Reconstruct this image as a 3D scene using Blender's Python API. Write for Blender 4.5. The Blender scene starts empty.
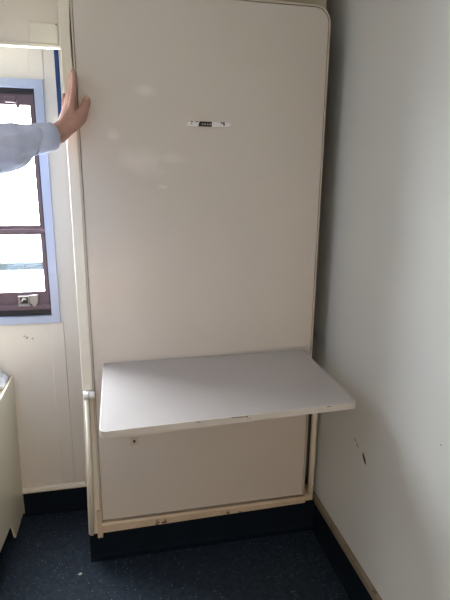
import bpy, bmesh, math, random
from mathutils import Vector, Matrix, noise

random.seed(7)
K = 0.90                                   # metres per drawing unit
sc = bpy.context.scene
col = sc.collection
PI = math.pi

# ------------------------------------------------------------------ materials
def new_mat(name):
    m = bpy.data.materials.new(name); m.use_nodes = True
    nt = m.node_tree; b = nt.nodes['Principled BSDF']
    return m, nt, b

def paint(name, c, rough=.5, var=.04, scale=6., metal=0., bump=0., bscale=120., spec=.5, wear=None):
    """flat colour, slight procedural mottling, optional fine bump and worn spots"""
    m, nt, b = new_mat(name)
    L = nt.links
    tc = nt.nodes.new('ShaderNodeTexCoord')
    n = nt.nodes.new('ShaderNodeTexNoise'); n.inputs['Scale'].default_value = scale; n.inputs['Detail'].default_value = 4
    L.new(tc.outputs['Object'], n.inputs['Vector'])
    r = nt.nodes.new('ShaderNodeValToRGB')
    r.color_ramp.elements[0].position = .3; r.color_ramp.elements[1].position = .7
    r.color_ramp.elements[0].color = (*[v*(1-var) for v in c], 1)
    r.color_ramp.elements[1].color = (*[min(1, v*(1+var)) for v in c], 1)
    L.new(n.outputs['Fac'], r.inputs['Fac'])
    out = r.outputs['Color']
    if wear:
        wc, wscale, wpos = wear
        n2 = nt.nodes.new('ShaderNodeTexNoise'); n2.inputs['Scale'].default_value = wscale
        n2.inputs['Detail'].default_value = 6; n2.inputs['Roughness'].default_value = .7
        L.new(tc.outputs['Object'], n2.inputs['Vector'])
        r2 = nt.nodes.new('ShaderNodeValToRGB')
        r2.color_ramp.elements[0].position = wpos; r2.color_ramp.elements[1].position = wpos+.05
        L.new(n2.outputs['Fac'], r2.inputs['Fac'])
        mx = nt.nodes.new('ShaderNodeMixRGB'); mx.inputs[2].default_value = (*wc, 1)
        L.new(r2.outputs['Color'], mx.inputs[0]); L.new(out, mx.inputs[1]); out = mx.outputs[0]
    L.new(out, b.inputs['Base Color'])
    b.inputs['Roughness'].default_value = rough; b.inputs['Metallic'].default_value = metal
    b.inputs['Specular IOR Level'].default_value = spec
    if bump:
        n3 = nt.nodes.new('ShaderNodeTexNoise'); n3.inputs['Scale'].default_value = bscale; n3.inputs['Detail'].default_value = 3
        L.new(tc.outputs['Object'], n3.inputs['Vector'])
        bp = nt.nodes.new('ShaderNodeBump'); bp.inputs['Strength'].default_value = bump; bp.inputs['Distance'].default_value = .002
        L.new(n3.outputs['Fac'], bp.inputs['Height']); L.new(bp.outputs['Normal'], b.inputs['Normal'])
    return m

def floor_mat():
    m, nt, b = new_mat('speckled_vinyl'); L = nt.links
    tc = nt.nodes.new('ShaderNodeTexCoord')
    out = None
    base = nt.nodes.new('ShaderNodeTexNoise'); base.inputs['Scale'].default_value = 45; base.inputs['Detail'].default_value = 3
    L.new(tc.outputs['Object'], base.inputs['Vector'])
    r = nt.nodes.new('ShaderNodeValToRGB')
    r.color_ramp.elements[0].color = (.011, .020, .034, 1); r.color_ramp.elements[1].color = (.021, .034, .054, 1)
    r.color_ramp.elements[0].position = .35; r.color_ramp.elements[1].position = .65
    L.new(base.outputs['Fac'], r.inputs['Fac']); out = r.outputs['Color']
    for scale, size, keep, c in ((70, .15, .62, (.16, .20, .26)), (110, .22, .70, (.07, .10, .15)), (42, .075, .55, (.30, .34, .38))):
        v = nt.nodes.new('ShaderNodeTexVoronoi'); v.inputs['Scale'].default_value = scale
        L.new(tc.outputs['Object'], v.inputs['Vector'])
        lt = nt.nodes.new('ShaderNodeMath'); lt.operation = 'LESS_THAN'; lt.inputs[1].default_value = size
        L.new(v.outputs['Distance'], lt.inputs[0])
        sp = nt.nodes.new('ShaderNodeSeparateColor'); L.new(v.outputs['Color'], sp.inputs[0])
        gt = nt.nodes.new('ShaderNodeMath'); gt.operation = 'GREATER_THAN'; gt.inputs[1].default_value = keep
        L.new(sp.outputs[0], gt.inputs[0])
        mu = nt.nodes.new('ShaderNodeMath'); mu.operation = 'MULTIPLY'
        L.new(lt.outputs[0], mu.inputs[0]); L.new(gt.outputs[0], mu.inputs[1])
        mx = nt.nodes.new('ShaderNodeMixRGB'); mx.inputs[2].default_value = (*c, 1)
        L.new(mu.outputs[0], mx.inputs[0]); L.new(out, mx.inputs[1]); out = mx.outputs[0]
    L.new(out, b.inputs['Base Color']); b.inputs['Roughness'].default_value = .55
    b.inputs['Specular IOR Level'].default_value = .25
    return m

def glass_mat(name='window_glass', tint=(.96, .98, .98)):
    m, nt, b = new_mat(name); L = nt.links
    nt.nodes.remove(b)
    o = nt.nodes['Material Output']
    t = nt.nodes.new('ShaderNodeBsdfTransparent'); t.inputs[0].default_value = (*tint, 1)
    g = nt.nodes.new('ShaderNodeBsdfGlossy'); g.inputs['Roughness'].default_value = .02
    mx = nt.nodes.new('ShaderNodeMixShader')
    mx.inputs[0].default_value = .05
    L.new(t.outputs[0], mx.inputs[1]); L.new(g.outputs[0], mx.inputs[2])
    L.new(mx.outputs[0], o.inputs['Surface'])
    return m

def weave(name, c):
    m = paint(name, c, .85, .05, 30, bump=.5, bscale=700, spec=.2)
    m.node_tree.nodes['Principled BSDF'].inputs['Sheen Weight'].default_value = .2
    return m

def panel_mat():
    """aged cream laminate with hazy reflections painted in as pale patches"""
    m = paint('bunk_laminate', (.605, .565, .515), .33, .03, 2.2, bump=.04, bscale=60)
    nt = m.node_tree; L = nt.links; b = nt.nodes['Principled BSDF']
    out = b.inputs['Base Color'].links[0].from_socket
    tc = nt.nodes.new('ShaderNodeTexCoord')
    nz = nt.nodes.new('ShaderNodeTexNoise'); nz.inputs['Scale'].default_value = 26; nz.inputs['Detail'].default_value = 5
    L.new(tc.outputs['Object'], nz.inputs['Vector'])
    for x, z, rx, rz, a in ((.105, 1.93, .035, .020, .36), (.085, 1.69, .085, .050, .34), (.165, 1.60, .020, .008, .55), (-.01, 1.78, .02, .02, .34), (.20, 1.70, .06, .02, .25)):  # reflection spots put into the base colour
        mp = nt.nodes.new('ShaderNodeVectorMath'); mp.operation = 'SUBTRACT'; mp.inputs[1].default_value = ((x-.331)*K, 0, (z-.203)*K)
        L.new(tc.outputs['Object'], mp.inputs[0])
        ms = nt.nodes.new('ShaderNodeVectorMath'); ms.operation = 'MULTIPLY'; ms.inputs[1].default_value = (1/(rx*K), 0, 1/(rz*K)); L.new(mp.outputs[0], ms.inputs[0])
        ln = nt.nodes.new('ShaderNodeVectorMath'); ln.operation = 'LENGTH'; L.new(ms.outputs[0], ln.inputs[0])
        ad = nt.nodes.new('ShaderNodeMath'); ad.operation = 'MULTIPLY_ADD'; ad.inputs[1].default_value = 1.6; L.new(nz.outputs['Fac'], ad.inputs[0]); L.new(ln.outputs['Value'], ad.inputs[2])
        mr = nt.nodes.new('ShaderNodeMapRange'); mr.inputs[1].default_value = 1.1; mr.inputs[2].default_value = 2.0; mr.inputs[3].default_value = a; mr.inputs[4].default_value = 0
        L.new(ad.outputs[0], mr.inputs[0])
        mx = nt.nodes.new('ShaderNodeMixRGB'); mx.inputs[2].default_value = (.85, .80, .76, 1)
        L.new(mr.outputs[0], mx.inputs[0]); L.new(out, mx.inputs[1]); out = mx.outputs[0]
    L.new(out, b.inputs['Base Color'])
    return m

RUST = (.10, .055, .03)
M = dict(
    wall=paint('cream_wall_paint', (.69, .65, .585), .5, .02, 3, bump=.05),
    side=paint('pale_grey_wall_laminate', (.625, .655, .66), .42, .02, 2.5, bump=.05),
    header=paint('aged_header_paint', (.44, .385, .29), .5, .06, 6),
    board=paint('grey_blue_board', (.16, .18, .21), .6, .05, 5),
    wood=paint('warm_wood_panelling', (.40, .31, .22), .5, .12, 2.5),
    ceil=paint('ceiling_white', (.66, .64, .60), .7, .02, 4),
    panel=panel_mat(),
    frame=paint('cream_frame_paint', (.75, .72, .63), .4, .04, 8, wear=(RUST, 14, .70)),
    sill=paint('worn_cream_sill', (.58, .48, .36), .45, .08, 14, wear=(RUST, 22, .60)),
    bead=paint('edge_bead', (.53, .48, .41), .35, .03, 10),
    shadow=paint('dark_recess_shade', (.03, .025, .022), .8, .1, 10),
    kick=paint('navy_skirting_vinyl', (.006, .011, .019), .7, .1, 12, spec=.05),
    trim=paint('dirty_trim', (.21, .18, .135), .5, .1, 20, wear=(RUST, 26, .58)),
    floor=floor_mat(),
    table=paint('grey_speckled_laminate', (.49, .46, .455), .30, .05, 260, bump=.05),
    edge=paint('table_edge_band', (.56, .54, .51), .45, .05, 18, wear=(RUST, 30, .74)),
    alu=paint('blue_grey_aluminium', (.39, .45, .60), .35, .03, 8, metal=.25),
    sash=paint('dark_purple_brown_sash', (.115, .070, .088), .45, .1, 9),
    rubber_and_shade=paint('black_gasket_and_shade', (.02, .018, .022), .6, .05, 9),
    steel=paint('dull_steel', (.27, .25, .24), .35, .08, 30, metal=.7),
    white=paint('white_plastic', (.78, .78, .77), .4, .02, 8),
    black=paint('black_print', (.015, .013, .013), .5, .05, 20),
    cabinet=paint('cream_cabinet_paint', (.82, .75, .585), .38, .02, 3),
    locker=paint('locker_cream', (.66, .62, .54), .5, .02, 3),
    plate=paint('faded_cover_plate', (.66, .64, .55), .3, .03, 14),
    strap=weave('navy_webbing', (.02, .055, .16)),
    cloth=weave('white_cloth', (.80, .80, .82)),
    shirt=weave('pale_blue_shirt', (.62, .70, .97)),
    trousers=weave('dark_trousers', (.03, .035, .05)),
    shoe=paint('black_leather', (.015, .013, .012), .4, .1, 30),
    skin=paint('skin', (.43, .245, .20), .5, .08, 40, bump=.25, bscale=180),
    nail=paint('nail', (.60, .38, .33), .35, .02, 40),
    hair=paint('brown_hair', (.05, .03, .02), .6, .2, 90, bump=.6, bscale=200),
    eye=paint('eye_white', (.8, .8, .78), .2, .01, 10),
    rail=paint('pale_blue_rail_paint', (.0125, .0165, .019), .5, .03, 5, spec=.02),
    fill_lampbody=paint('fill_lamp_housing', (.7, .7, .68), .4, .02, 8),
    gasket=paint('brown_gasket', (.16, .12, .09), .7, .1, 10),
    glass=glass_mat(), tinted=glass_mat('tinted_glass', (.17, .17, .17)),
)
dm, nt_, b_ = new_mat('fill_lamp_diffuser')
b_.inputs['Emission Color'].default_value = (1, .95, .87, 1); b_.inputs['Emission Strength'].default_value = 4
b_.inputs['Base Color'].default_value = (.8, .8, .8, 1)
M['fill_diffuser'] = dm

# ------------------------------------------------------------------ mesh helpers (drawing units)
ICO = {}
class MB:
    def __init__(self): self.bm = bmesh.new(); self.vs = []; self.fs = []
    def box(self, x0, x1, y0, y1, z0, z1, bev=0, seg=2):
        t = bmesh.new(); bmesh.ops.create_cube(t, size=1)
        for v in t.verts:
            v.co = Vector(((x0+x1)/2+v.co.x*(x1-x0), (y0+y1)/2+v.co.y*(y1-y0), (z0+z1)/2+v.co.z*(z1-z0)))
        if bev: bmesh.ops.bevel(t, geom=t.edges[:], offset=bev, segments=seg, profile=.5, affect='EDGES')
        return self.add(t)
    def add(self, t, mat=None):
        if mat is not None: t.transform(mat)
        me = bpy.data.meshes.new('tmp'); t.to_mesh(me); t.free(); self.bm.from_mesh(me); bpy.data.meshes.remove(me)
        return self
    def prism(self, pts, axis, a, b, bev=0, seg=2):
        """polygon pts in the two other axes, extruded from a to b along axis"""
        def mk(p, d):
            return Vector((d, p[0], p[1])) if axis == 'x' else Vector((p[0], d, p[1])) if axis == 'y' else Vector((p[0], p[1], d))
        t = bmesh.new()
        A = [t.verts.new(mk(p, a)) for p in pts]; B = [t.verts.new(mk(p, b)) for p in pts]
        fa = t.faces.new(A); fb = t.faces.new(B[::-1]); n = len(pts)
        for i in range(n): t.faces.new((A[i], B[i], B[(i+1) % n], A[(i+1) % n]))
        bmesh.ops.recalc_face_normals(t, faces=t.faces[:])
        if bev:
            ed = list(set(list(fa.edges)+list(fb.edges)))
            bmesh.ops.bevel(t, geom=ed, offset=bev, segments=seg, profile=.5, affect='EDGES')
        bmesh.ops.triangulate(t, faces=[f for f in t.faces if len(f.verts) > 4])
        return self.add(t)
    def ring(self, outer, inner, axis, a, b):
        def mk(p, d):
            return Vector((d, p[0], p[1])) if axis == 'x' else Vector((p[0], d, p[1])) if axis == 'y' else Vector((p[0], p[1], d))
        t = bmesh.new(); n = len(outer)
        R = [[t.verts.new(mk(p, d)) for p in ps] for ps, d in ((outer, a), (outer, b), (inner, b), (inner, a))]
        for q in range(4):
            for i in range(n):
                t.faces.new((R[q][i], R[q][(i+1) % n], R[(q+1) % 4][(i+1) % n], R[(q+1) % 4][i]))
        bmesh.ops.recalc_face_normals(t, faces=t.faces[:])
        return self.add(t)
    def tube(self, pts, rad, seg=14, cap=True):
        pts = [Vector(p) for p in pts]; n = len(pts)
        rr = rad if isinstance(rad, (list, tuple)) else [rad]*n
        t = bmesh.new(); rows = []
        up = Vector((0, 0, 1))
        for i, p in enumerate(pts):
            d = (pts[min(i+1, n-1)]-pts[max(i-1, 0)]).normalized()
            s = d.cross(up if abs(d.z) < .95 else Vector((0, 1, 0))).normalized(); w = s.cross(d)
            rows.append([t.verts.new(p+(s*math.cos(2*PI*k/seg)+w*math.sin(2*PI*k/seg))*rr[i]) for k in range(seg)])
        for i in range(n-1):
            for k in range(seg): t.faces.new((rows[i][k], rows[i][(k+1) % seg], rows[i+1][(k+1) % seg], rows[i+1][k]))
        if cap: t.faces.new(rows[0][::-1]); t.faces.new(rows[-1])
        bmesh.ops.recalc_face_normals(t, faces=t.faces[:])
        return self.add(t)
    def ball(self, c, r, sub=2, mat=None):
        r = (r, r, r) if not isinstance(r, (tuple, list)) else r
        if sub not in ICO:
            t = bmesh.new(); bmesh.ops.create_icosphere(t, subdivisions=sub, radius=1); t.verts.index_update()
            ICO[sub] = ([v.co.copy() for v in t.verts], [[v.index for v in f.verts] for f in t.faces]); t.free()
        mx = Matrix.Translation(Vector(c)) @ (mat or Matrix()) @ Matrix.Diagonal((*r, 1)); n = len(self.vs)
        self.vs += [mx @ v for v in ICO[sub][0]]; self.fs += [[i+n for i in f] for f in ICO[sub][1]]
        return self
    def build(self, name, mat, parent=None, smooth=False, origin=None):
        """links the collected shapes as one mesh object, origin at its lowest middle unless given"""
        bm = self.bm
        if self.vs:
            me = bpy.data.meshes.new('tmp'); me.from_pydata(self.vs, [], self.fs); bm.from_mesh(me); bpy.data.meshes.remove(me)
        bm.transform(Matrix.Scale(K, 4))
        xs = [v.co for v in bm.verts]
        if origin is None:
            lo = [min(v[i] for v in xs) for i in range(3)]; hi = [max(v[i] for v in xs) for i in range(3)]
            o = Vector(((lo[0]+hi[0])/2, (lo[1]+hi[1])/2, lo[2]))
        else: o = Vector(origin)*K
        bm.transform(Matrix.Translation(-o))
        me = bpy.data.meshes.new(name); bm.to_mesh(me); bm.free()
        ob = bpy.data.objects.new(name, me); col.objects.link(ob)
        me.materials.append(mat)
        for p in me.polygons: p.use_smooth = smooth
        WORLD[ob.name] = o
        ob.location = o
        if parent is not None:
            ob.parent = parent; ob.location = o-WORLD[parent.name]
        return ob
WORLD = {}

def thing(name, loc, label, cat, group=None):
    o = bpy.data.objects.new(name, None); col.objects.link(o); o.empty_display_size = .1
    o.location = Vector(loc)*K; WORLD[o.name] = Vector(loc)*K
    return tag(o, label, cat, group)
def tag(o, label, cat, group=None):
    o['label'] = label; o['category'] = cat
    if group: o['group'] = group
    return o
def struct(o): o['kind'] = 'structure'; return o

def rounded(x0, x1, z0, z1, rs, seg=10):
    """outline, corners order: bottom left, bottom right, top right, top left"""
    pts = []
    for (cx, cz, sx, sz, a0), r in zip(((x0, z0, 1, 1, PI), (x1, z0, -1, 1, 1.5*PI), (x1, z1, -1, -1, 0), (x0, z1, 1, -1, .5*PI)), rs):
        ox, oz = cx+sx*r, cz+sz*r
        for k in range(seg+1):
            a = a0+.5*PI*k/seg
            pts.append((ox+r*math.cos(a), oz+r*math.sin(a)))
    return pts

# ------------------------------------------------------------------ room shell
XL, XR, YF, YB, ZC = -1.55, .86, -1.30, 2.24, 2.70
BF = 1.905                                  # face of the bunk housing
struct(MB().box(XL-.05, XR+.05, YF-.05, YB+.06, -.05, 0).build('floor', M['floor']))
struct(MB().box(XL-.05, XR+.05, YF-.05, YB+.06, ZC, ZC+.05).build('ceiling', M['ceil']))
WX0, WX1, WZ0, WZ1 = -1.25, -.30, 1.00, 2.00
wb = MB()
wb.box(XL-.05, WX0, YB, YB+.06, 0, ZC).box(WX1, XR+.05, YB, YB+.06, 0, ZC)
wb.box(WX0, WX1, YB, YB+.06, 0, WZ0).box(WX0, WX1, YB, YB+.06, WZ1, ZC)
wall_back = struct(wb.build('wall_back', M['wall']))
wall_right = struct(MB().box(XR, XR+.05, YF-.05, YB, 0, ZC).build('wall_right', M['side']))
VY0, VY1, VZ0, VZ1 = .45, 1.70, 1.00, 2.00        # opening in the left wall
wl = MB().box(XL-.05, XL, YF-.05, VY0, 0, ZC).box(XL-.05, XL, VY1, YB, 0, ZC)
wl.box(XL-.05, XL, VY0, VY1, 0, VZ0).box(XL-.05, XL, VY0, VY1, VZ1, ZC)
struct(wl.build('wall_left', M['wood']))
struct(MB().box(XL, XR, YF-.05, YF, 0, ZC).build('wall_front', M['wall']))

# coved skirting and the cream mouldings on top of it
def cove(y): return [(y, 0), (y-.030, 0), (y-.012, .006), (y-.006, .018), (y-.005, .121), (y, .121)]
struct(MB().prism(cove(YB), 'x', -.523, -.178).build('baseboard_back', M['kick']))
t = MB().prism([(YB, .120), (YB-.013, .120), (YB-.016, .128), (YB-.013, .139), (YB-.006, .144), (YB, .144)], 'x', -.523, -.178)
struct(t.build('trim_1', M['frame']))
pr = [(XR, 0), (XR-.020, 0), (XR-.009, .006), (XR-.005, .018), (XR-.004, .142), (XR, .142)]
struct(MB().prism(pr, 'y', YF, BF-.03).build('baseboard_right', M['kick']))
t = MB().prism([(XR, .140), (XR-.011, .140), (XR-.013, .150), (XR-.011, .168), (XR-.005, .178), (XR, .178)], 'y', YF, BF-.005)
struct(t.build('trim_2', M['trim']))
# cover batten on the window wall, seen above and below the window
t = MB().box(-.335, -.274, YB-.005, YB, .144, .987, .0015, 1).box(-.335, -.279, YB-.005, YB, 2.014, ZC, .0015, 1)
struct(t.build('trim_3', M['wall']))
# paint chips and scuffs
for (y, z, l, w, a) in ((1.468, .617, .044, .0150, .85), (1.524, .640, .022, .0030, .6), (1.545, .651, .016, .0035, .7), (1.067, .908, .004, .004, 0)):
    e = [(y+math.cos(k*PI/5)*l/2*math.cos(a)-math.sin(k*PI/5)*w/2*math.sin(a), z+math.cos(k*PI/5)*l/2*math.sin(a)+math.sin(k*PI/5)*w/2*math.cos(a)) for k in range(10)]
    MB().prism(e, 'x', XR-.0008, XR+.001).build('scuff_mark', M['black'], wall_right)
for (x, z) in ((-.448, .925), (-.440, .915), (-.414, .912), (-.436, .92)):
    MB().box(x-.004, x+.004, YB-.0008, YB+.001, z-.0025, z+.0025).build('scuff_mark', M['trim'], wall_back)

# ------------------------------------------------------------------ window
def rect(x0, x1, z0, z1): return [(x0, z0), (x1, z0), (x1, z1), (x0, z1)]
win = MB()
win.ring(rect(-1.272, -.285, .987, 2.014), rect(-1.231, -.3205, 1.019, 1.981), 'y', YB-.016, YB)      # flange on the wall
win.ring(rect(-1.250, -.300, 1.000, 2.000), rect(-1.231, -.3205, 1.019, 1.981), 'y', YB, YB+.062)
window = struct(win.build('window_1', M['alu']))
jm = MB().ring(rect(-1.232, -.3195, 1.018, 1.982), rect(-1.222, -.329, 1.024, 1.974), 'y', YB+.012, YB+.055)
jm.box(-1.225, -.326, YB+.014, YB+.050, 1.020, 1.054).box(-1.225, -.326, YB+.020, YB+.052, 1.960, 1.978)
jm.build('gasket', M['rubber_and_shade'], window)
# upper sash and lower sash with the meeting rail between
s1 = MB().ring(rect(-1.224, -.326, 1.400, 1.974), rect(-1.198, -.347, 1.424, 1.918), 'y', YB+.022, YB+.050)
us = s1.build('sash', M['sash'], window)
MB().box(-1.200, -.345, YB+.034, YB+.038, 1.422, 1.920).build('glass_pane', M['glass'], us)
s2 = MB().ring(rect(-1.224, -.326, 1.068, 1.404), rect(-1.198, -.347, 1.128, 1.384), 'y', YB+.018, YB+.046)
s2.box(-1.224, -.326, YB+.010, YB+.020, 1.397, 1.409, .002)                                # bead on the meeting rail
s2.box(-1.224, -.326, YB+.004, YB+.030, 1.046, 1.070, .004)                                # drip ledge under the lower sash
ls = s2.build('sash', M['sash'], window)
MB().box(-1.200, -.345, YB+.030, YB+.034, 1.126, 1.386).build('glass_pane', M['glass'], ls)
# second window, on the left wall beyond the picture
win2 = MB()
win2.ring(rect(VY0-.022, VY1+.022, VZ0-.018, VZ1+.020), rect(VY0+.020, VY1-.020, VZ0+.019, VZ1-.019), 'x', XL, XL+.016)
win2.ring(rect(VY0, VY1, VZ0, VZ1), rect(VY0+.020, VY1-.020, VZ0+.019, VZ1-.019), 'x', XL-.052, XL)
window2 = struct(win2.build('window_2', M['alu']))
s3 = MB().ring(rect(VY0+.016, VY1-.016, VZ0+.016, VZ1-.016), rect(VY0+.052, VY1-.052, VZ0+.060, VZ1-.056), 'x', XL-.046, XL-.018)
s3 = s3.build('sash', M['sash'], window2)
MB().box(XL-.034, XL-.030, VY0+.048, VY1-.048, VZ0+.056, VZ1-.052).build('glass_pane', M['tinted'], s3)
# latch on the lower rail and on the top rail
lt = MB().box(-.462, -.414, YB+.004, YB+.020, 1.070, 1.112, .002)
lt.box(-.460, -.412, YB-.004, YB+.006, 1.066, 1.072, .001)
lt.prism([(-.413, 1.116), (-.376, 1.116), (-.376, 1.080), (-.394, 1.060), (-.413, 1.080)], 'y', YB+.002, YB+.012, .002)
latch = lt.build('latch', M['steel'], window)
MB().box(-.452, -.420, YB+.001, YB+.006, 1.078, 1.106).build('latch_slot', M['shadow'], latch)
k_ = MB().tube([(-.45, YB-.002, 1.083), (-.436, YB-.006, 1.100), (-.424, YB-.004, 1.096)], [.004, .005, .004])
k_.build('latch_lever', M['steel'], latch, True)
lt = MB().box(-.440, -.400, YB+.006, YB+.022, 1.925, 1.950, .003)
lt.tube([(-.398, YB+.016, 1.932), (-.388, YB+.010, 1.905)], .008)
lt.build('latch', M['sash'], window)

# ship's side rail outside
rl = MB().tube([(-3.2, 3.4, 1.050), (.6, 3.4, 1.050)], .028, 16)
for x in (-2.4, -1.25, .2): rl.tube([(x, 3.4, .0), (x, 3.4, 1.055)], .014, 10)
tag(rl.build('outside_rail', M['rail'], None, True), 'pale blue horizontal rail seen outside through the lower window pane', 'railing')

# ------------------------------------------------------------------ pelmet board over the window
lk = thing('pelmet', (-.86, 1.96, 2.07), 'cream pelmet board over the window, with a light bottom lip and cover plate', 'pelmet')
MB().box(XL, -.1765, 1.955, 1.973, 2.082, ZC, .002).build('board', M['locker'], lk)
MB().box(XL, -.1765, 1.949, 1.976, 2.071, 2.083, .003).build('bottom_lip', M['frame'], lk)
cp = MB().prism(rounded(-.282, -.186, 2.0845, 2.149, (.004,)*4, 3), 'y', 1.9515, 1.956, .001, 1).build('cover_plate', M['plate'], lk)
cp['label'] = 'faded rectangular cover plate'
MB().ball((-.190, 1.951, 2.147), .0028).build('screw', M['steel'], cp)

# blue strap that hangs beside the post
st = MB().box(-.2070, -.1985, 1.9775, 1.980, 1.79, 2.30).box(-.1990, -.1915, 1.9790, 1.9815, 1.79, 2.30)
tag(st.build('hanging_strap', M['strap']), 'dark blue webbing strap hanging beside the post, behind the hand', 'strap')

# ------------------------------------------------------------------ fold-up bunk and its housing
PX0, PX1, PZ0, PZ1, PY = -.1325, .788, .203, 2.247, 1.85
bunk = thing('folding_wall_bed', (.33, 2.05, 0), 'tall cream bunk folded up flat into its wall housing, round upper corners', 'wall bed')
po = MB().prism([(-.188, .131), (-.1345, .131), (-.1345, 1.97), (-.1385, 2.03), (-.1385, 2.11), (-.1345, 2.19), (-.1345, ZC), (-.1720, ZC), (-.1725, 1.5), (-.1745, .8)], 'y', 1.861, 1.93, .0025, 2)
po.build('side_post', M['frame'], bunk)
po = MB().box(-.134, .7905, BF, BF+.03, 2.19, ZC, .0015).box(.7905, XR-.002, BF+.17, BF+.20, 2.17, ZC, .0015).box(.7880, .7905, BF+.001, BF+.20, 2.19, ZC); po.build('header', M['header'], bunk)
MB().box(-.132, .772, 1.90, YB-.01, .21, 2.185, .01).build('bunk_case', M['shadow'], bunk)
sl = MB().prism([(1.93, .158), (1.850, .158), (1.838, .165), (1.836, .186), (1.842, .195), (1.93, .197)], 'x', -.128, .792)
sl.prism([(1.93, .160), (1.858, .160), (1.850, .166), (1.850, .188), (1.858, .194), (1.93, .198)], 'x', .793, .834)
for v in sl.bm.verts:                    # the rail is a little deeper at its left end
    if v.co.z < .175: v.co.z -= .016*(.83-v.co.x)/.96
sl.build('bottom_rail', M['sill'], bunk)
MB().box(-.133, -.1285, 1.845, 1.89, .135, .31, .001).box(-.150, -.128, 1.846, 1.864, .118, .250, .002).build('end_bracket', M['sill'], bunk)
MB().box(.774, XR-.002, 2.08, 2.09, .18, 2.165).build('gap_shade_board', M['shadow'], bunk)  # dark sheet added to paint the shade deep in the right gap
MB().box(.786, .7995, 1.872, 1.889, .24, 2.16, .002).build('gap_shade_strip', M['rubber_and_shade'], bunk)  # black strip standing in for the shade beside the bunk edge
MB().box(-.1755, -.170, 1.931, YB-.002, .116, ZC).build('side_board', M['board'], bunk)
rd2 = MB().tube([(.834, 1.885, .80), (.835, 1.885, .45), (.836, 1.885, .165)], .0145, 16).build('stay_rod', M['frame'], bunk, True)
MB().tube([(.812, 1.885, .80), (.852, 1.885, .80)], .0165, 20).build('pivot_sleeve', M['white'], rd2, True)
kb = MB().prism([(1.94, 0), (1.846, 0), (1.866, .006), (1.872, .018), (1.874, .152), (1.94, .152)], 'x', -.186, XR-.006)
kb.box(-.186, -.17, 1.90, YB, 0, .116); kb.build('kickboard', M['kick'], bunk)
# the bunk board itself
RC = .060
inner = rounded(PX0+.0075, PX1-.0075, PZ0, PZ1-.0075, (.002, .002, RC-.0075, RC-.0075))
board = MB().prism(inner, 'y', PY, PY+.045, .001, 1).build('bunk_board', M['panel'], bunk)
bo = rounded(PX0, PX1, PZ0, PZ1, (.002, .002, RC, RC))
bi = rounded(PX0+.0055, PX1-.0055, PZ0+.0005, PZ1-.0055, (.002, .002, RC-.0055, RC-.0055))
MB().ring(bo, bi, 'y', PY-.0025, PY+.047).build('edge_bead', M['bead'], board)
ps = rounded(PX0+.004, PX1-.004, PZ0+.004, PZ1-.004, (.002, .002, RC-.004, RC-.004))
MB().ring(ps, rounded(PX0+.009, PX1-.009, PZ0+.006, PZ1-.009, (.002, .002, RC-.009, RC-.009)), 'y', PY+.006, PY+.04).build('groove_gasket', M['gasket'], board)
# white strip with black marks
zl, zh = 1.8145, 1.834
sp = MB().prism([(.250, zl+.002), (.262, zl), (.404, zl+.001), (.420, zl+.008), (.408, zh-.001), (.262, zh), (.252, zh-.006)], 'y', PY-.007, PY, .0015, 2)
strip = sp.build('label_strip', M['white'], board)
strip['label'] = 'white strip with a black middle block and black marks'
f0 = lambda f: .252+f*.166
MB().prism([(f0(.245), zl+.001), (f0(.55), zl+.001), (f0(.55), zh-.001), (f0(.275), zh-.001)], 'y', PY-.0078, PY-.006).build('black_block', M['black'], strip)
MB().prism([(f0(.75), zh-.006), (f0(.81), zh-.006), (f0(.81), zl+.006), (f0(.84), zl+.006), (f0(.84), zh-.002), (f0(.75), zh-.002)], 'y', PY-.0078, PY-.006).build('black_mark', M['black'], strip)
for a_, b_2, c_, d_2 in ((.08, .13, zh-.004, zh-.001), (.19, .24, zh-.004, zh-.001), (.09, .11, zl+.007, zl+.011)):
    MB().box(f0(a_), f0(b_2), PY-.0078, PY-.006, c_, d_2).build('black_mark', M['black'], strip)
for i, x in enumerate((.33, .37, .40, .445, .48, .51)):
    MB().box(f0(x), f0(x+.018), PY-.0084, PY-.0075, zl+.007, zl+.0105+.001*(i % 2)).build('white_mark', M['bead'], strip)
# keyhole plate under the table
kp = MB().prism(rounded(.003, .037, .548, .582, (.004,)*4, 4), 'y', PY-.006, PY, .0015, 2).build('keyhole_plate', M['bead'], board)
kh = MB().prism([(.020+.0065*math.cos(a*PI/8), .568+.0055*math.sin(a*PI/8)) for a in range(0, 9)]+[(.0165, .563), (.020, .557), (.0235, .563)], 'y', PY-.0068, PY-.004)
kh.build('keyhole', M['black'], kp)
# hinged stay rod at the left edge
rod = MB().tube([(-.158, 1.848, .770), (-.1625, 1.848, .45), (-.173, 1.848, .142)], .0095, 16).build('stay_rod', M['frame'], bunk, True)
hb = MB().tube([(-.1705, 1.845, .790), (-.150, 1.845, .790)], .0165, 20).tube([(-.148, 1.845, .790), (-.127, 1.845, .790)], .0155, 20)
MB_piv = hb.build('pivot_sleeve', M['white'], rod)
MB().tube([(-.152, 1.845, .790), (-.146, 1.845, .790)], .012, 14).build('pivot_pin', M['shadow'], rod)

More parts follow.
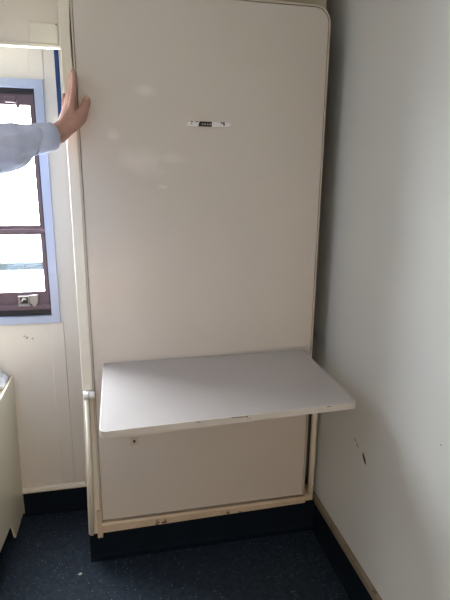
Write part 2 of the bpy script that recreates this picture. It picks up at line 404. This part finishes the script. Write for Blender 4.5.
# ------------------------------------------------------------------ folding table on the bunk face
tb = thing('folding_table', (.33, 1.62, .86), 'grey speckled folding table flap with rounded corners hinged to the bunk', 'table')
def table_xy(u, v):                    # u left-right, v back-front
    L0, L1 = Vector((-.088, 1.8475, .920)), Vector((-.0900, 1.392, .869))
    R0, R1 = Vector((.746, 1.8475, .920)), Vector((.776, 1.396, .889))
    return (L0.lerp(L1, v)).lerp(R0.lerp(R1, v), u)
W_, D_ = .84, .455
def slab(outer_in, z0, z1, back_flat=True):
    r = .022
    o = rounded(outer_in, W_-outer_in, outer_in if not back_flat else 0, D_-outer_in, (.006, .006, r, r), 8)
    return [(table_xy(x/W_, y/D_)) for x, y in o], z0, z1
def build_slab(name, mat, inset, z0, z1, bev, parent, keep=None):
    P, a, b = slab(inset, z0, z1)
    t = bmesh.new()
    A = [t.verts.new(p+Vector((0, 0, a))) for p in P]; B = [t.verts.new(p+Vector((0, 0, b))) for p in P]
    n = len(P); fa = t.faces.new(A[::-1]); fb = t.faces.new(B)
    for i in range(n): t.faces.new((A[i], A[(i+1) % n], B[(i+1) % n], B[i]))
    bmesh.ops.recalc_face_normals(t, faces=t.faces[:])
    if bev: bmesh.ops.bevel(t, geom=list(fb.edges)+list(fa.edges), offset=bev, segments=2, affect='EDGES')
    bmesh.ops.triangulate(t, faces=[f for f in t.faces if len(f.verts) > 4])
    m = MB(); m.add(t); return m.build(name, mat, parent)
top = build_slab('table_top', M['table'], .0035, -.022, 0, .0012, tb)
# edge band in two lengths that meet on the front edge
def band(u0, u1, back_l, back_r):
    o = rounded(0, W_, 0, D_, (.006, .006, .022, .022), 8); i = rounded(.0038, W_-.0038, 0, D_-.0038, (.004, .004, .0185, .0185), 8)
    # open run: right side up from the back, round the front, down the left side
    n = len(o); order = list(range(9, n))+[0]   # bottom right .. top left .. back left
    po_ = [o[k] for k in order]; pi_ = [i[k] for k in order]
    def cut(keep):
        A = []; 
        for a, b in zip(po_, pi_):
            if keep(a[0], a[1]): A.append((a, b))
        return A
    return cut
xs = .545*W_
cut = band(0, 0, 0, 0)
right = cut(lambda x, y: x > xs); left = cut(lambda x, y: x < xs)
right = right+[((xs+.001, D_), (xs+.001, D_-.0038))]; left = [((xs-.001, D_), (xs-.001, D_-.0038))]+left
for run in (left, right):
    t = bmesh.new(); rows = []
    for a, b in run:
        pa, pb = table_xy(a[0]/W_, a[1]/D_), table_xy(b[0]/W_, b[1]/D_)
        rows.append([t.verts.new(pa+Vector((0, 0, -.0225))), t.verts.new(pa+Vector((0, 0, .0004))), t.verts.new(pb+Vector((0, 0, .0010))), t.verts.new(pb+Vector((0, 0, -.0225)))])
    for q in range(len(rows)-1):
        for k in range(4): t.faces.new((rows[q][k], rows[q][(k+1) % 4], rows[q+1][(k+1) % 4], rows[q+1][k]))
    t.faces.new(rows[0]); t.faces.new(rows[-1][::-1])
    bmesh.ops.recalc_face_normals(t, faces=t.faces[:])
    m = MB(); m.add(t); m.build('edge_strip', M['edge'], tb)
# chips along the edge
for x, w, dz in ((xs-.010, .012, -.004), (xs-.035, .018, -.0025), (xs+.008, .003, -.012), (W_-.105, .008, -.003), (.30, .006, -.003)):
    c = table_xy(x/W_, 1)
    MB().box(c.x-w, c.x+w, c.y-.0006, c.y+.002, c.z+dz-.0012, c.z+dz+.0008).build('edge_chip', M['shadow'], tb)
# piano hinge along the back, under the flap
hg = MB().tube([(-.06, 1.842, .893), (.72, 1.842, .893)], .005, 10).box(-.06, .72, 1.846, PY, .868, .894)
hg.build('hinge', M['steel'], tb)

# ------------------------------------------------------------------ low cabinet in the left corner
cb = thing('corner_cabinet', (-.90, 1.9, 0), 'low cream cabinet with notched end panel in the left corner under the window', 'cabinet')
arch = [(YB-.002, .016), (2.046, .020), (2.036, .032), (2.022, .065), (2.005, .102), (1.985, .128), (1.962, .141), (1.935, .146), (1.775, .170), (1.55, .195), (1.55, .738), (YB-.002, .738)]
ep = MB().prism(arch, 'x', -.5365, -.5275, .001, 1)
for v in ep.bm.verts: v.co.x += .020*v.co.z          # the panel leans out a little at the top
ep.build('end_panel', M['cabinet'], cb)
MB().box(-1.52, -.526, 1.56, YB-.002, .675, .700, .002).build('top_board', M['cabinet'], cb)
MB().box(-1.52, -.536, 1.552, 1.575, .20, .674, .002).build('front_panel', M['cabinet'], cb)
MB().box(-1.52, -.600, 1.66, 1.68, 0, .2).box(-.60, -.585, 1.66, YB-.002, 0, .2).build('plinth', M['kick'], cb)
d_ = MB().box(-1.03, -.58, 1.538, 1.551, .21, .655, .003).build('door', M['cabinet'], cb)
MB().tube([(-.62, 1.53, .46), (-.62, 1.522, .47), (-.62, 1.522, .53), (-.62, 1.53, .54)], .005, 10).build('handle', M['steel'], d_)
d_ = MB().box(-1.50, -1.04, 1.538, 1.551, .21, .655, .003).build('door', M['cabinet'], cb)
MB().tube([(-1.08, 1.53, .46), (-1.08, 1.522, .47), (-1.08, 1.522, .53), (-1.08, 1.53, .54)], .005, 10).build('handle', M['steel'], d_)
# crumpled white cloth on it
t = bmesh.new(); bmesh.ops.create_icosphere(t, subdivisions=4, radius=1)
for v in t.verts:
    n_ = noise.noise(v.co*2.1)*.35+noise.noise(v.co*5+Vector((3, 1, 2)))*.16
    v.co = v.co*(1+n_); v.co.z = max(v.co.z, -.55)
for v in t.verts: v.co.z += .55; v.co.x = min(v.co.x, 1.0); v.co.y = max(min(v.co.y, 1.0), -1.0)
t.transform(Matrix.Translation((-.606, 2.178, .7003)) @ Matrix.Diagonal((.078, .055, .056, 1)))
m = MB(); m.add(t)
tag(m.build('cloth', M['cloth'], None, True), 'crumpled white cloth lying on the low cream cabinet in the left corner', 'cloth')
# a scrap on the floor
t = MB().prism([(-.236, 1.788), (-.224, 1.784), (-.218, 1.793), (-.226, 1.797), (-.231, 1.793)], 'z', .0002, .002)
tag(t.build('paper_scrap', M['bead']), 'tiny pale scrap lying on the navy speckled floor before the bunk', 'scrap')

# ------------------------------------------------------------------ ceiling fill lamp, added out of view
LX, LY = -.25, .30
lp = thing('ceiling_fill_lamp', (LX, LY, ZC), 'round white ceiling lamp with an opal cover, added unseen as fill light', 'lamp')
MB().tube([(LX, LY, ZC), (LX, LY, ZC-.03)], .19, 40).build('fill_housing', M['fill_lampbody'], lp)
t = bmesh.new(); bmesh.ops.create_uvsphere(t, u_segments=32, v_segments=12, radius=1)
bmesh.ops.delete(t, geom=[v for v in t.verts if v.co.z > .01], context='VERTS')
t.transform(Matrix.Translation((LX, LY, ZC-.03)) @ Matrix.Diagonal((.175, .175, .05, 1)))
m = MB(); m.add(t); m.build('fill_opal_cover', M['fill_diffuser'], lp, True)
ld = bpy.data.lights.new('ceiling_fill_light', 'AREA'); ld.shape = 'DISK'; ld.size = .34*K; ld.energy = .5; ld.color = (1, .93, .84)
lo = bpy.data.objects.new('ceiling_fill_light', ld); col.objects.link(lo); lo.parent = lp; lo.location = (0, 0, -.095*K)

wlx, wlz = -.30, .60  # warm fill lamp added out of view to lift the lower surfaces
wl_ = thing('wall_fill_lamp', (wlx, YF, wlz), 'small warm fill lamp with an opal cover, added unseen on the wall behind the camera', 'lamp')
MB().prism(rounded(wlx-.11, wlx+.11, wlz-.07, wlz+.07, (.02,)*4), 'y', YF, YF+.025, .003).build('fill_back_plate', M['fill_lampbody'], wl_)
t = bmesh.new(); bmesh.ops.create_uvsphere(t, u_segments=28, v_segments=14, radius=1)
t.transform(Matrix.Translation((wlx, YF+.045, wlz)) @ Matrix.Diagonal((.095, .045, .055, 1)))
m = MB(); m.add(t); m.build('fill_opal_cover', M['fill_diffuser'], wl_, True)
ld = bpy.data.lights.new('wall_fill_light', 'AREA'); ld.shape = 'RECTANGLE'; ld.size = .2*K; ld.size_y = .12*K; ld.energy = 12.5; ld.color = (1, .74, .50)
lo = bpy.data.objects.new('wall_fill_light', ld); col.objects.link(lo); lo.parent = wl_; lo.location = (0, .10*K, 0); lo.rotation_euler = (PI/2-.45, 0, 0)

# ------------------------------------------------------------------ person
def cr(pts, n):
    """Catmull-Rom through (x, y, z, r) rows"""
    P = [Vector(p) for p in pts]; P = [P[0]*2-P[1]]+P+[P[-1]*2-P[-2]]
    out = []
    for i in range(1, len(P)-2):
        for k in range(n):
            t = k/n; a, b, c, d = P[i-1], P[i], P[i+1], P[i+2]
            out.append(.5*((2*b)+(c-a)*t+(2*a-5*b+4*c-d)*t*t+(3*b-a-3*c+d)*t**3))
    out.append(P[-2]); return out
def chain(m, pts, flat=1, sub=2):
    for q in cr([p if len(p) == 4 else p for p in pts], 12):
        m.ball(q[:3], max(q[3], .002), sub)
def fuse(ob, voxel, smooth_it, fac=.5):
    md = ob.modifiers.new('r', 'REMESH'); md.mode = 'VOXEL'; md.voxel_size = voxel*K
    ms = ob.modifiers.new('s', 'SMOOTH'); ms.iterations = smooth_it; ms.factor = fac
    dg = bpy.context.evaluated_depsgraph_get()
    me = bpy.data.meshes.new_from_object(ob.evaluated_get(dg))
    ob.modifiers.clear(); old = ob.data; mat = old.materials[0]; ob.data = me; bpy.data.meshes.remove(old)
    me.materials.clear(); me.materials.append(mat)
    for p in me.polygons: p.use_smooth = True
    return ob

SH, EL, WR = (-.575, 1.300, 1.640), (-.392, 1.548, 1.703), (-.187, 1.800, 1.772)     # left shoulder, elbow, wrist
body = MB()
chain(body, [(-.40, 1.54, 1.70, .042), (-.30, 1.665, 1.735, .040), (-.225, 1.752, 1.759, .0365), (-.195, 1.788, 1.771, .034), (-.176, 1.792, 1.786, .032)])
# palm: metacarpals
for a, b in (((-.176, 1.783, 1.785, .022), (-.142, 1.790, 1.855, .0130)), ((-.180, 1.797, 1.785, .022), (-.151, 1.810, 1.863, .0130)),
             ((-.184, 1.808, 1.785, .021), (-.161, 1.829, 1.862, .0120)), ((-.188, 1.818, 1.785, .019), (-.170, 1.842, 1.853, .0110))):
    mid = tuple((a[i]+b[i])/2 for i in range(4))
    chain(body, [a, mid, b])
# fingers, slightly curled, pads against the post and the bunk edge
chain(body, [(-.142, 1.790, 1.855, .0130), (-.1335, 1.801, 1.912, .0108), (-.1315, 1.818, 1.944, .0094), (-.132, 1.833, 1.969, .0074)])
chain(body, [(-.151, 1.810, 1.863, .0130), (-.1420, 1.826, 1.924, .0108), (-.138, 1.838, 1.956, .0094), (-.1355, 1.848, 1.984, .0072)])
chain(body, [(-.161, 1.829, 1.862, .0120), (-.1520, 1.845, 1.918, .0100), (-.147, 1.853, 1.946, .0088), (-.144, 1.859, 1.970, .0070)])
chain(body, [(-.170, 1.842, 1.853, .0110), (-.1715, 1.851, 1.879, .0092), (-.1715, 1.856, 1.895, .0080), (-.1710, 1.861, 1.907, .0064)])
# thumb with its ball
chain(body, [(-.165, 1.786, 1.785, .024), (-.140, 1.786, 1.806, .0255), (-.1165, 1.795, 1.827, .0215), (-.1015, 1.813, 1.861, .0160), (-.0965, 1.8235, 1.878, .0152), (-.0935, 1.8305, 1.890, .0125)])
chain(body, [(-.150, 1.788, 1.812, .021), (-.140, 1.791, 1.836, .017)])
# rest of the body, standing, facing the right wall
chain(body, [(-.60, 1.12, .98, .095), (-.605, 1.12, 1.15, .090), (-.60, 1.12, 1.35, .095), (-.595, 1.12, 1.50, .085), (-.595, 1.12, 1.62, .056), (-.590, 1.12, 1.70, .050), (-.585, 1.12, 1.80, .050)])
chain(body, [(-.60, 1.05, .95, .08), (-.60, 1.19, .95, .08)])
chain(body, [(-.595, .96, 1.57, .055), (-.595, 1.12, 1.60, .055), (-.590, 1.27, 1.60, .055)])
chain(body, [(*SH, .050), (-.49, 1.415, 1.668, .050), (*EL, .043)])
chain(body, [(-.60, .93, 1.57, .048), (-.605, .895, 1.43, .045), (-.595, .885, 1.28, .042), (-.560, .89, 1.12, .036), (-.535, .90, 1.00, .027)])
for k, (dx, dy) in enumerate(((0, 0), (.012, .022), (.008, -.02), (-.008, .028))):
    chain(body, [(-.53+dx, .90+dy, .98, .018), (-.52+dx, .90+dy*1.2, .91, .011), (-.525+dx, .905+dy*1.2, .85-.012*k, .008)])
chain(body, [(-.525, .925, .98, .016), (-.50, .945, .94, .012), (-.49, .945, .90, .009)])
for y in (1.03, 1.21):
    chain(body, [(-.60, y, .92, .080), (-.595, y, .75, .075), (-.59, y, .54, .060), (-.60, y, .34, .055), (-.61, y, .10, .040)])
    chain(body, [(-.63, y, .06, .045), (-.55, y, .045, .040), (-.48, y, .035, .030)])
# head
body.ball((-.585, 1.12, 1.895), (.105, .083, .128), 3)
body.ball((-.555, 1.12, 1.835), (.075, .062, .070), 3)
chain(body, [(-.487, 1.12, 1.900, .010), (-.468, 1.12, 1.865, .016), (-.478, 1.12, 1.852, .012)])
for s in (-1, 1):
    body.ball((-.590, 1.12+s*.086, 1.885), (.022, .010, .034), 2)
    body.ball((-.494, 1.12+s*.034, 1.917), (.014, .024, .008), 2)
for dz in (0, -.014): body.ball((-.486, 1.12, 1.818+dz), (.012, .026, .006), 2)
person = body.build('person', M['skin'], None, True, origin=(-.60, 1.12, 0))
fuse(person, .0042, 4)
tag(person, 'person in pale blue shirt reaching in from the left, hand on the bunk edge', 'person')

# clothing
shirt = MB()
for y, k in ((1.045, 1), (1.12, 1.04), (1.195, 1)):
    chain(shirt, [(-.60, y, .92, .138*k), (-.605, y, 1.12, .126*k), (-.60, y, 1.35, .132*k), (-.595, y, 1.48, .125*k), (-.595, 1.12+(y-1.12)*.8, 1.58, .100*k)])
chain(shirt, [(-.595, .96, 1.58, .095), (-.595, 1.12, 1.61, .105), (-.590, 1.27, 1.61, .097)])
chain(shirt, [(-.592, 1.12, 1.66, .075), (-.588, 1.12, 1.71, .072)])
chain(shirt, [(*SH, .092), (-.490, 1.415, 1.665, .083), (-.395, 1.548, 1.694, .080), (-.345, 1.600, 1.712, .072), (-.290, 1.672, 1.735, .0575), (-.262, 1.704, 1.745, .0490), (-.246, 1.721, 1.750, .0400)])
chain(shirt, [(-.60, .93, 1.58, .090), (-.605, .890, 1.43, .074), (-.595, .88, 1.28, .064), (-.560, .885, 1.12, .052), (-.540, .895, 1.04, .043)])
so = shirt.build('shirt', M['shirt'], person, True)
fuse(so, .0055, 5)
wo = WORLD['shirt']
nrm = [v.normal.copy() for v in so.data.vertices]
for v, vn in zip(so.data.vertices, nrm):             # soft folds running round the sleeves and body
    p = (v.co+wo)/K
    f = noise.noise(Vector((p.x*16, p.y*16, p.z*9)))*.008+noise.noise(Vector((p.x*9+p.z*20, p.y*9-p.z*14, p.z*26)))*.009
    v.co += vn*f*K
# cuff: short stiff tube round the wrist, with a seam and a button
ax = (Vector((-.212, 1.757, 1.761))-Vector((-.265, 1.700, 1.744))); L_ = ax.length; ax.normalize()
c0 = Vector((-.265, 1.700, 1.744))
def cuff_ring(r_out, r_in, a, b, n=28):
    s = ax.cross(Vector((0, 0, 1))).normalized(); w = s.cross(ax)
    t = bmesh.new(); rows = []
    for r, d in ((r_out, a), (r_out*.985, (a+b)/2), (r_out*.94, b), (r_in*.94, b), (r_in, a)):
        rows.append([t.verts.new(c0+ax*d+(s*math.cos(2*PI*k/n)+w*math.sin(2*PI*k/n))*r*(1+.02*math.sin(3*2*PI*k/n))) for k in range(n)])
    for q in range(5):
        for k in range(n): t.faces.new((rows[q][k], rows[q][(k+1) % n], rows[(q+1) % 5][(k+1) % n], rows[(q+1) % 5][k]))
    bmesh.ops.recalc_face_normals(t, faces=t.faces[:])
    m = MB(); m.add(t); return m
cuff_ring(.0480, .0440, -.004, L_).build('cuff', M['shirt'], so, True)
# right cuff
m = MB().tube([(-.545, .892, 1.07), (-.537, .897, 1.01)], [.048, .042], 24); m.build('cuff', M['shirt'], so, True)
tr = MB()
chain(tr, [(-.60, 1.05, .95, .118), (-.60, 1.19, .95, .118)])
for y in (1.03, 1.21):
    chain(tr, [(-.60, y, .95, .115), (-.595, y, .75, .100), (-.59, y, .54, .078), (-.60, y, .34, .070), (-.61, y, .12, .064)])
to = tr.build('trousers', M['trousers'], person, True); fuse(to, .008, 5)
for y in (1.03, 1.21):
    s_ = MB(); chain(s_, [(-.64, y, .062, .056), (-.56, y, .052, .050), (-.47, y, .044, .040)])
    s_.box(-.69, -.44, y-.040, y+.040, 0, .03, .012)
    fuse(s_.build('shoe', M['shoe'], person, True), .006, 4)
h_ = MB(); h_.ball((-.602, 1.12, 1.925), (.104, .093, .118), 3)
h_.ball((-.635, 1.12, 1.87), (.075, .082, .085), 3)
fuse(h_.build('hair', M['hair'], person, True), .006, 3)
for s in (-1, 1):
    e_ = MB().ball((-.5005, 1.12+s*.034, 1.900), .0125, 3).build('eye', M['eye'], person, True)
    MB().ball((-.4895, 1.12+s*.034, 1.900), (.0025, .0055, .0055), 3).build('iris', M['hair'], e_, True)
# thumbnail
n_ = MB(); n_.ball((-.0935, 1.8175, 1.891), (.0075, .0028, .0095), 2, Matrix.Rotation(math.radians(28), 4, 'Y')); n_.build('nail', M['nail'], person, True)

# ------------------------------------------------------------------ daylight, camera, view
w = bpy.data.worlds.new('overcast'); sc.world = w; w.use_nodes = True
wn = w.node_tree; bg = wn.nodes['Background']
bg.inputs[0].default_value = (.95, .97, 1.0, 1); bg.inputs[1].default_value = 39.0
pd = bpy.data.lights.new('window_portal', 'AREA'); pd.shape = 'RECTANGLE'; pd.size = .94*K; pd.size_y = 1.0*K; pd.cycles.is_portal = True
po_ = bpy.data.objects.new('window_portal', pd); col.objects.link(po_)
po_.location = Vector((-.775, 2.32, 1.5))*K; po_.rotation_euler = (-PI/2, 0, 0)

pd = bpy.data.lights.new('window_portal', 'AREA'); pd.shape = 'RECTANGLE'; pd.size = 1.24*K; pd.size_y = 1.0*K; pd.cycles.is_portal = True
po_ = bpy.data.objects.new('window_portal', pd); col.objects.link(po_)
po_.location = Vector((XL-.08, (VY0+VY1)/2, 1.5))*K; po_.rotation_euler = (PI/2, 0, -PI/2)

cd = bpy.data.cameras.new('camera'); cam = bpy.data.objects.new('camera', cd); col.objects.link(cam); sc.camera = cam
cd.sensor_fit = 'VERTICAL'; cd.sensor_height = 24; cd.lens = 482.9994/600*24; cd.clip_start = .01
yaw, pitch, roll = .2136, -.2453, .0107
f = Vector((math.sin(yaw)*math.cos(pitch), math.cos(yaw)*math.cos(pitch), math.sin(pitch)))
r = Vector((math.cos(yaw), -math.sin(yaw), 0)); u = r.cross(f)
r2 = r*math.cos(roll)+u*math.sin(roll); u2 = -r*math.sin(roll)+u*math.cos(roll)
mw = Matrix((r2, u2, -f)).transposed().to_4x4(); mw.translation = Vector((0, 0, 1.63))*K
cam.matrix_world = mw

vs = sc.view_settings
vs.view_transform = 'Standard'; vs.look = 'None'; vs.gamma = 1; vs.use_curve_mapping = False
vs.exposure = 0.13
